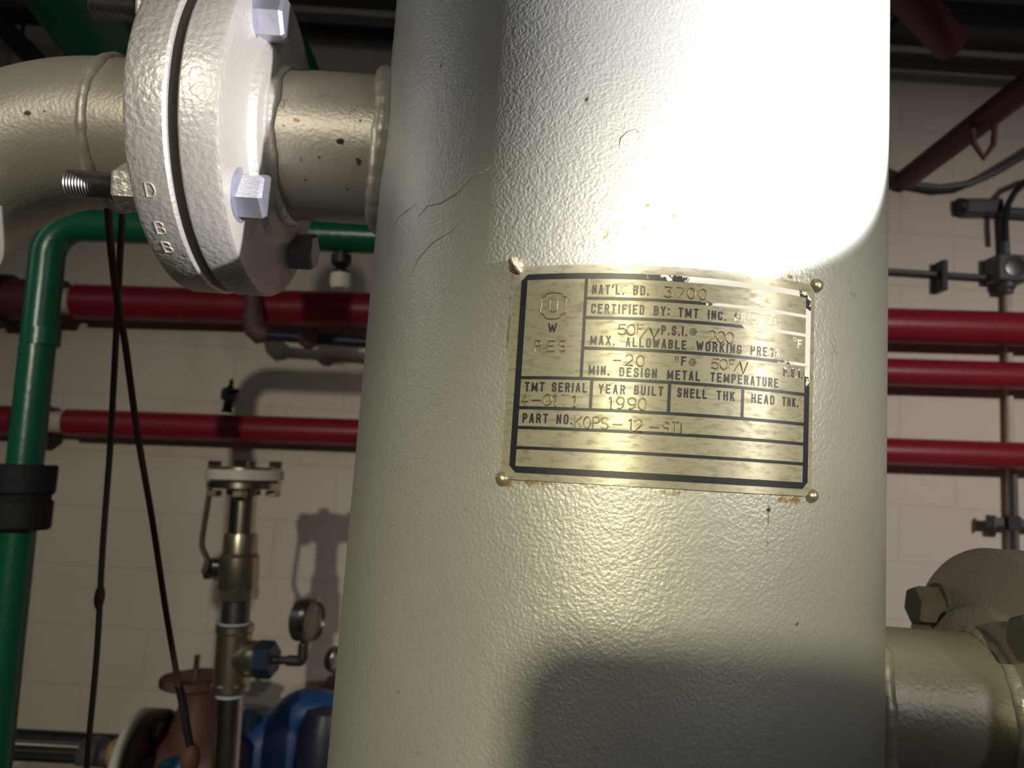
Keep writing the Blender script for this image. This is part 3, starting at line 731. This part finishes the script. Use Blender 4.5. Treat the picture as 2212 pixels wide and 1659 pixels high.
# ------------------------------------------------------------------ green pipes
GY = 1.42
gp = thing('green_pipe', 'green pipe with rounded elbow, dropping down the left side beside the two cords', 'pipe', at(-10, 1640, GY))
def corner(a, c, b, r, n=14):
    a, c, b = Vector(a), Vector(c), Vector(b); d0 = (a - c).normalized(); d1 = (b - c).normalized()
    ang = d0.angle(d1); tl = r / math.tan(ang / 2); p0 = c + d0 * tl; p1 = c + d1 * tl
    cen = c + (d0 + d1).normalized() * (r / math.sin(ang / 2))
    v0 = p0 - cen; v1 = p1 - cen; tot = v0.angle(v1); out = []
    for i in range(n + 1):
        t = i / n; out.append(cen + (v0 * math.sin((1 - t) * tot) + v1 * math.sin(t * tot)) / math.sin(tot))
    return out
gA, gC, gB = at(1000, 522, GY), at(110, 484, GY), at(-28, 1760, GY)
gB2 = gC + (gB - gC) * (gC.z / (gC.z - gB.z))
gpath = [gA] + corner(gA, gC, gB2, 0.062) + straight(gC.lerp(gB2, 0.2), gB2, 8)
MB().tube(gpath, 0.0305, 40).build('pipe', 'green', gp)
d = (gB2 - gC).normalized()
MB().lathe(at(56, 1003, GY), d, [(0, .028), (0, .050), (.004, .053), (.05, .052), (.055, .047), (.062, .046), (.066, .051), (.112, .051), (.117, .047), (.117, .028)], 40).build('rubber_sleeve', 'rubber', gp)
MB().lathe(at(90, 712, GY), d, [(0, .03), (0, .0335), (.03, .0335), (.03, .03)], 40).build('collar', 'green', gp)
MB().tube(straight(at(560, -30, 2.35) + Vector((0, 0, 0)), at(640, 90, 1.75)) + straight(at(655, 120, 1.7), at(800, 505, GY)), 0.0235, 24).build('brace_pipe', 'green', gp)
vf = px_lathe(at(738, 545, GY), (0.06, 0, -1), [(-6, 0), (-6, 10), (2, 10), (6, 22), (26, 22), (34, 14), (38, 9), (44, 18), (50, 18), (50, 0)], GY / F)
vf.build('drain_fitting', 'black', gp)
px_lathe(at(736, 592, GY), (0.06, 0, -1), [(0, 0), (0, 22), (20, 24), (33, 20), (36, 0)], GY / F).build('fitting_cap', 'white', gp)
og = MB().tube(straight(at(60, -160, 0.95), at(470, 470, 1.62)), 0.062, 40).build('green_overhead_pipe', 'green')
tag(og, 'thick dark green pipe slanting down behind the left flange from overhead', 'pipe')

# ------------------------------------------------------------------ dark steelwork overhead
def bar(label, p0, p1, w, h, mat='black', name='steel_strut', cat='strut', grp=None):
    p0, p1 = Vector(p0), Vector(p1); dd = p1 - p0
    o = MB().box((p0 + p1) / 2, (dd.length, w, h), dd, (0, 0, 1)).build(name, mat, None, bevel=0.003)
    return tag(o, label, cat, grp)
bar('black horizontal strut in the top left corner, behind the green overhead pipe', at(-900, -25, 2.5), at(420, 62, 2.5), 0.04, 0.036)
bar('black slanting strut in the top left corner', at(-60, -10, 2.40), at(150, 205, 2.40), 0.05, 0.062)
bar('short black rod joining the two struts in the top left corner', at(52, 38, 2.44), at(46, 92, 2.40), 0.012, 0.013)
bar('dark steel bar near the ceiling, left of the vessel above the nozzle', at(590, 58, 2.66), at(1250, 104, 2.66), 0.03, 0.042)
bar('upper of two dark steel bars in the top right corner', at(1900, 12, 2.3), at(2700, 65, 2.3), 0.05, 0.036)
bar('lower of two dark steel bars in the top right corner', at(1930, 46, 2.3), at(2700, 97, 2.3), 0.05, 0.028)

# dull red overhead pipe running out from the back wall
pw = at(1958, 386, WY - 0.045)
op = thing('overhead_pipe', 'dull red pipe running out from the back wall towards the viewer, right of vessel', 'pipe', pw)
MB().tube(straight(pw, pw + Vector((0.03, -3.4, 0.06)), 16), 0.039, 32).build('pipe', 'darkred', op)
q = pw + Vector((0.006, -0.45, 0.0))
MB().tube([q + Vector((-.036, 0, .0)), q + Vector((-.03, 0, -.07)), q + Vector((0, 0, -.115)), q + Vector((.03, 0, -.07)), q + Vector((.036, 0, 0))], 0.009, 10).build('hanger', 'darkred', op)
rd = MB().tube(straight(at(2052, 92, 2.12), at(1860, -120, 1.8)), 0.05, 28).build('sloped_pipe', 'darkred')
tag(rd, 'dim red pipe end slanting up beside the top right of the vessel', 'pipe')

# ------------------------------------------------------------------ conduit run on the right
CY = 2.722
cv = thing('conduit_run', 'dark vertical conduit with square junction box on the right wall', 'conduit', at(2188, 1230, CY))
MB().tube(straight(at(2168, 470, CY), at(2173, 570, CY)), 0.015, 20).build('pipe', 'galv', cv)
MB().tube(straight(at(2176, 600, CY), at(2200, 2060, CY)), 0.0135, 20).build('painted_pipe', 'cream', cv)
MB().tube(straight(at(2190, 1022, CY - .02), at(2215, 2060, CY - .02)), 0.0115, 20).build('pipe', 'galv', cv)
jb = at(2174, 584, CY - 0.025)
jx = MB().box(jb, (0.112, 0.09, 0.098)).build('junction_box', 'galv', cv, bevel=0.008)
MB().lathe(jb + Vector((0, -0.044, 0)), (0, -1, 0), [(0, .036), (.006, .036), (.008, .03), (.008, 0)], 32).build('cover', 'darksteel', jx)
MB().lathe(jb + Vector((0, 0, -0.045)), (0, 0, -1), [(0, .03), (.02, .03), (.03, .022), (.04, .022)], 24).build('hub', 'galv', jx)
hc = thing('horizontal_conduit', 'thin dark horizontal conduit running from the vessel to the junction box', 'conduit', at(1930, 584, CY))
MB().tube(straight(at(700, 505, CY), at(2142, 600, CY)), 0.0105, 18).build('pipe', 'galv', hc)
cl_ = at(2032, 598, CY - 0.006); MB().box(cl_, (0.022, 0.06, 0.112)).build('strap', 'black', hc, bevel=0.003)
cb = thing('wall_fitting', 'grey conduit fitting above the junction box on the right wall', 'conduit', at(2140, 452, CY))
MB().box(at(2118, 450, CY), (0.14, 0.07, 0.060), (1, 0, 0.066)).build('body', 'galv', cb, bevel=0.012)
MB().lathe(at(2068, 446, CY), (1, 0, .06), [(0, 0), (0, .031), (.022, .031), (.022, 0)], 24).build('end_nut', 'black', cb)
MB().tube(straight(at(2150, 457, CY), at(2885, 508, CY)), 0.020, 20).build('pipe', 'galv', cb)
wl = MB().tube([at(2170, 520, CY - .05), at(2172, 470, CY - .06), at(2178, 440, CY - .07), at(2192, 415, CY - .08), at(2215, 392, CY - .09), at(2260, 372, CY - .1), at(2330, 365, CY - .1), at(2500, 372, CY - .08), at(2885, 398, CY - .06)], 0.011, 14)
tag(wl.build('flexible_cable', 'rubber'), 'black flexible cable curving up to the right from the conduit', 'cable')
gc = MB().tube([at(1960, 398, WY - .03), at(2030, 406, WY - .05), at(2090, 398, WY - .07), at(2150, 372, WY - .09), at(2230, 325, WY - .1), at(2330, 262, WY - .1), at(2480, 190, WY - .1), at(2560, 165, WY - .09), at(2885, 180, WY - .08)], 0.013, 14)
tag(gc.build('bent_conduit', 'galv'), 'thin grey conduit sagging in an arc under the dull red overhead pipe', 'conduit')
sx_ = bar('short slotted channel clamped across the conduit at the lower right wall', at(2138, 1126, CY - .05), at(2290, 1136, CY - .05), 0.04, 0.030, 'galv', 'strut_channel', 'strut')
MB().box(at(2187, 1130, CY - .075), (0.045, 0.03, 0.05)).build('pipe_clamp', 'black', sx_, bevel=0.003)
MB().box(at(2141, 1126, CY - .05), (0.01, 0.05, 0.042)).build('end_plate', 'galv', sx_, bevel=0.002)

# ------------------------------------------------------------------ two cords hanging from the left flange
def smooth_path(pts, n=6):
    out = []
    P = [pts[0]] + pts + [pts[-1]]
    for i in range(1, len(P) - 2):
        a, b_, c, d_ = P[i - 1], P[i], P[i + 1], P[i + 2]
        for k in range(n):
            t = k / n
            out.append(0.5 * ((2 * b_) + (c - a) * t + (2 * a - 5 * b_ + 4 * c - d_) * t * t + (3 * b_ - a - 3 * c + d_) * t ** 3))
    out.append(pts[-1]); return out
L1 = [(268, 415, .60), (262, 500, .66), (255, 640, .70), (247, 800, .73), (237, 980, .76), (222, 1180, .78), (210, 1400, .80), (192, 1600, .82), (180, 1760, .84)]
L2 = [(232, 420, .56), (238, 520, .61), (252, 640, .64), (270, 740, .68), (296, 930, .72), (330, 1130, .77), (360, 1330, .80), (388, 1490, .82)]
c1 = thing('grey_cord', 'grey hanging cord, left of the two below the left flange, small knot midway', 'cord', at(192, 1600, .82), 'cords hanging from the left flange')
MB().tube(smooth_path([at(*p) for p in L1]), 0.0029, 10).build('cord', 'cord_grey', c1)
MB().ball(at(215, 1290, .79), 0.005, 12, (1, 1, 2.6)).build('knot', 'cord_red', c1)
c2 = thing('red_brown_cord', 'reddish brown taut cord, right of the two, slanting down to the brown valve', 'cord', at(405, 1640, .84), 'cords hanging from the left flange')
MB().tube(smooth_path([at(*p) for p in L2]), 0.0030, 10).build('cord', 'cord_red', c2)
MB().tube(smooth_path([at(386, 1480, .82), at(395, 1520, .823), at(403, 1570, .826), at(412, 1622, .83)]), 0.0042, 10).build('black_lead', 'rubber', c2)
MB().ball(at(411, 1640, .83), 0.010, 14, (1, 1, 1.6)).build('knot', 'cord_red', c2)
MB().ball(at(385, 1658, .85), 0.014, 16, (1.5, 1, .8)).build('blue_pull', 'cyan', c2)

# ------------------------------------------------------------------ valve riser with ball valve
VY = 1.9; K = VY / F
vb, vt = at(487, 1659, VY), at(531, 1000, VY); vax = (vt - vb).normalized(); vl = (vt - vb).length
def vp(py): return vb + vax * (vl * (1659 - py) / 659.0)
foot = vb - vax * (vb.z / vax.z)
vr = thing('valve_riser', 'bright steel riser pipe with ball valve, tee and flanged top, left of the vessel', 'valve', foot)
def vseg(name, mat, py0, prof, seg=40, parent=vr, **kw):
    return MB().lathe(vp(py0), vax, [(a * K, r * K) for a, r in prof], seg).build(name, mat, parent, **kw)
MB().tube([foot, vb, vp(1498)], 27 * K, 40).build('standpipe', 'steel', vr)
vseg('thread_tape', 'tape', 1509, [(0, 20), (0, 29), (9, 29), (9, 20)])
tee = vseg('tee', 'nickel', 1500, [(0, 20), (0, 36), (4, 39), (16, 39), (20, 36), (118, 36), (122, 39), (134, 39), (137, 36), (137, 20)])
tp = vp(1428); bx = (at(600, 1433, VY - 0.02) - at(500, 1428, VY)).normalized()
MB().lathe(tp, bx, [(0, 0), (0, 33), (30, 33), (36, 37), (58, 37), (60, 20)] and [(a * K, r * K) for a, r in [(0, 0), (0, 33), (34, 33), (40, 37), (60, 37), (62, 0)]], 40).build('tee_branch', 'nickel', tee)
MB().prism(tp + bx * 56 * K, bx, 36 * K, 66 * K, 6, 0.3).build('bushing', 'bluehex', vr, angle=20)
MB().tube([tp + bx * 85 * K, tp + bx * 140 * K], 8.5 * K, 20).build('gauge_nipple', 'darksteel', vr)
g0 = tp + bx * 122 * K; g1 = tp + bx * 154 * K; g2 = g1 + vax * 34 * K
MB().tube([g0] + corner(g0, g1, g2, 9 * K, 8) + [g2], lambda t: 11 * K, 20).build('gauge_elbow', 'darksteel', vr)
vseg('thread_tape', 'tape', 1363, [(0, 18), (0, 32), (11, 32), (11, 18)])
vseg('nipple', 'darksteel', 1356, [(0, 10), (0, 29), (58, 29), (58, 10)])
bv = vseg('ball_valve_body', 'nickel', 1302, [(0, 10), (0, 36), (3, 40), (22, 40), (26, 42), (88, 41), (92, 38), (96, 35), (128, 35), (136, 33), (137, 10)], 40)
MB().prism(vp(1302) + vax * 1 * K, vax, 24 * K, 80 * K, 8, 0.2).build('end_hex', 'nickel', bv, angle=20)
lx = -bx; sp_ = vp(1237)
MB().lathe(sp_, lx, [(a * K, r * K) for a, r in [(0, 0), (0, 24), (48, 24), (54, 18), (60, 10), (72, 9), (72, 0)]], 24).build('stem', 'steel', bv)
MB().prism(sp_ + lx * 60 * K, lx, 13 * K, 42 * K, 6).build('stem_nut', 'darksteel', bv, angle=20)
lv = [at(443, 1236, VY - .01), at(449, 1212, VY - .01), at(437, 1182, VY - .01), at(438, 1155, VY - .01), at(446, 1105, VY - .01), at(455, 1045, VY - .01)]
MB().tube(smooth_path(lv, 4), 8 * K, 10, flat=0.7).build('lever', 'rusty', bv)
vseg('nipple', 'steel', 1168, [(0, 10), (0, 28), (96, 28), (96, 10)])
vseg('tape_ring', 'navy', 1166, [(0, 20), (0, 31), (4, 31), (5, 20)])
lf = vseg('lower_flange', 'steel', 1072, [(0, 20), (0, 36), (12, 36), (13, 74), (15, 77), (26, 77), (28, 74), (28, 20)], 48)
vseg('packing', 'gasket', 1046, [(0, 10), (0, 68), (8, 68), (8, 10)])
vseg('gasket', 'white', 1039, [(0, 10), (0, 78), (2, 80), (20, 80), (22, 78), (22, 10)], 48)
uf = vseg('upper_flange', 'steel', 1018, [(0, 10), (0, 76), (6, 76), (8, 70), (8, 0)], 48)
vy_ = vax.cross(bx).normalized()
for i in range(4):
    a = R_(20 + 90 * i); dd = bx * math.cos(a) + vy_ * math.sin(a)
    MB().prism(vp(1011) + dd * 62 * K, vax, 14 * K, 26 * K, 6, .2).build('bolt_head', 'steel', uf, angle=20)
    MB().prism(vp(1062) + dd * 60 * K, -vax, 13 * K, 28 * K, 6, .5).build('bolt_nut', 'steel', lf, angle=20)
# pressure gauges
def gauge(label, base, c, k, fx):
    t = thing('pressure_gauge', label, 'gauge', base, 'pressure gauges')
    ax = Vector(fx).normalized(); up = (c - base).normalized()
    MB().tube([base, base + (c - base) * 0.75], 8 * k, 16).build('stem', 'steel', t)
    MB().lathe(c - ax * 20 * k, ax, [(a * k, r * k) for a, r in [(0, 0), (0, 38), (3, 42), (26, 43), (26, 0)]], 40).build('case', 'darksteel', t)
    MB().lathe(c + ax * 5 * k, ax, [(a * k, r * k) for a, r in [(0, 40), (0, 46), (10, 46), (13, 42), (9, 38), (6, 38)]], 40).build('bezel', 'steel', t)
    MB().lathe(c + ax * 6 * k, ax, [(a * k, r * k) for a, r in [(0, 0), (0, 40), (5, 40), (5, 0)]], 40).build('dial', 'dial', t)
    return t
gauge('round pressure gauge on the tee of the bright steel riser', g2 + vax * 0.5 * K, at(663, 1340, VY - 0.03), K, (0.96, -0.28, 0.05))

# ------------------------------------------------------------------ brown gate valve and blue pump at the lower left
BY = 2.15; KB = BY / F
gv = thing('gate_valve', 'brown flanged gate valve at the lower left behind the riser pipe', 'valve', at(430, 1760, BY))
bz = Vector((0, 0, 1))
def blathe(name, mat, p, axv, prof, seg=40, parent=gv, k=KB, **kw):
    return MB().lathe(p, axv, [(a * k, r * k) for a, r in prof], seg).build(name, mat, parent, **kw)
blathe('bonnet_flange', 'rusty', at(413, 1482, BY), bz, [(0, 10), (0, 60), (3, 63), (14, 63), (18, 60), (18, 30), (24, 26), (24, 0)])
blathe('stem', 'steel', at(421, 1470, BY), bz, [(0, 0), (0, 6), (52, 6), (53, 0)], 16)
blathe('neck', 'brown', at(408, 1720, BY), bz, [(0, 60), (100, 60), (140, 50), (160, 42), (205, 38), (235, 38), (240, 50), (242, 0)])
cxv = at(330, 1655, BY); xx = Vector((1, 0, 0.0))
blathe('body', 'brown', cxv, xx, [(0, 0), (0, 60), (12, 66), (70, 70), (110, 78), (160, 66), (176, 52), (176, 0)])
pf = blathe('pipe_flange', 'brown', at(322, 1655, BY), xx, [(-6, 20), (-6, 108), (-3, 110), (14, 110), (18, 106), (18, 60), (40, 50), (40, 0)], 48)
blathe('companion_flange', 'white', at(310, 1655, BY), xx, [(-26, 20), (-26, 105), (-22, 110), (-2, 110), (1, 106), (1, 20)], 48)
for ang in (62, 118, 20, 160):
    dv = Vector((0, -math.cos(R_(ang)), math.sin(R_(ang))))
    MB().prism(at(338, 1655, BY) + dv * 88 * KB, xx, 20 * KB, 34 * KB, 6).build('flange_bolt', 'black', pf, angle=20)
blathe('nipple', 'tan', at(240, 1625, BY), xx, [(0, 0), (0, 24), (6, 28), (26, 24), (60, 24), (60, 0)], 24)

PYB = 2.3; KP = PYB / F
bp = thing('pump', 'blue painted pump with rounded casing at the bottom left of the vessel', 'pump', at(600, 1800, PYB))
pc = at(590, 1684, PYB); yv = Vector((0.25, -1, 0)).normalized()
blathe('casing', 'blue', pc + Vector((0, .08, 0)), yv, [(-40, 0), (-40, 80), (-25, 116), (0, 126), (40, 126), (62, 112), (76, 84), (80, 0)], 48, bp, KP)
MB().tube(smooth_path([at(600, 1640, PYB + .06), at(622, 1580, PYB + .06), at(648, 1545, PYB + .06), at(690, 1540, PYB + .06), at(760, 1560, PYB + .06)]), lambda t: (42 + 8 * math.sin(t * 3)) * KP, 28).build('discharge_elbow', 'blue', bp)
blathe('bracket', 'navy', at(690, 1700, PYB), bz, [(0, 0), (0, 60), (110, 55), (150, 40), (158, 0)], 24, bp, KP)
blathe('bleed_plug', 'bluehex', at(537, 1585, PYB), bz, [(0, 10), (0, 16), (20, 16), (22, 22), (40, 22), (50, 12), (52, 0)], 16, bp, KP)
gv2 = at(725, 1425, 2.3)
av = thing('air_separator', 'dark brown rounded dome half hidden by the vessel above the pump', 'valve', at(735, 1530, 2.55))
blathe('dome', 'rusty', at(735, 1560, 2.55), bz, [(0, 0), (0, 58), (46, 58), (52, 62), (58, 58), (80, 52), (98, 36), (106, 12), (106, 0)], 36, av, KP)
gauge('small dark gauge half hidden behind the left edge of the vessel', at(727, 1458, 2.3), at(728, 1425, 2.3), KP * 0.62, (0.8, -0.6, 0))

# low pipes at the bottom left corner
LYB = 2.4; KL = LYB / F
lo = MB().tube(straight(at(-700, 1550, LYB), at(262, 1606, LYB)), 17 * KL, 24).build('low_black_pipe', 'black')
tag(lo, 'black horizontal pipe at the bottom left, running to the tan fitting', 'pipe')
lo2 = MB().tube(straight(at(-700, 1594, LYB - .1), at(230, 1643, LYB - .1)), 9 * KL, 24).build('low_black_pipe', 'black')
tag(lo2, 'thinner black pipe just under the bright steel one at the bottom left', 'pipe')
ls = thing('low_steel_pipe', 'bright steel horizontal pipe at the bottom left corner with a grey end fitting', 'pipe', at(100, 1620, LYB - .2))
MB().tube(straight(at(-700, 1570, LYB - .2), at(185, 1617, LYB - .2)), 8.5 * KL, 24).build('pipe', 'steel', ls)
MB().lathe(at(180, 1632, LYB - .2), (1, 0, .05), [(a * KL, r * KL) for a, r in [(0, 0), (0, 30), (14, 34), (34, 34), (40, 22), (56, 22), (56, 0)]], 24).build('end_fitting', 'galv', ls)
cbx = MB().box(at(80, 1757, LYB - .45), (150 * KL, 0.2, 108 * KL)).build('pale_box', 'cream', None, bevel=0.01)
tag(cbx, 'pale box whose flat top shows at the very bottom left corner', 'box')

# unseen box on a post, added to cast a phone-like shadow on the vessel
cs = thing('shadow_blocker', 'grey box on a post, added unseen behind the viewer to shade the lower vessel', 'shadow blocker', (-0.004, -0.62, 0))
mb = MB(); hw, zt_, zb_, rc = 0.062, Z0 + 0.198, Z0 - 0.06, 0.022
hr = 0.135                                    # reaches further to the right
outl = [(-hw, zb_), (hr, zb_)] + [(hr - rc + rc * math.cos(a), zt_ - rc + rc * math.sin(a)) for a in [math.pi / 2 * i / 6 for i in range(7)]] + [(-hw + rc - rc * math.sin(a), zt_ - rc + rc * math.cos(a)) for a in [math.pi / 2 * i / 6 for i in range(7)]]
mb.ring_sweep([[Vector((-0.004 + a, y, b)) for a, b in outl] for y in (-0.59, -0.65)])
mb.build('blocker_box', 'blocker_grey', cs)
MB().box((-0.004, -0.62, (Z0 - 0.06) / 2), (0.04, 0.04, Z0 - 0.06)).build('post', 'blocker_grey', cs)
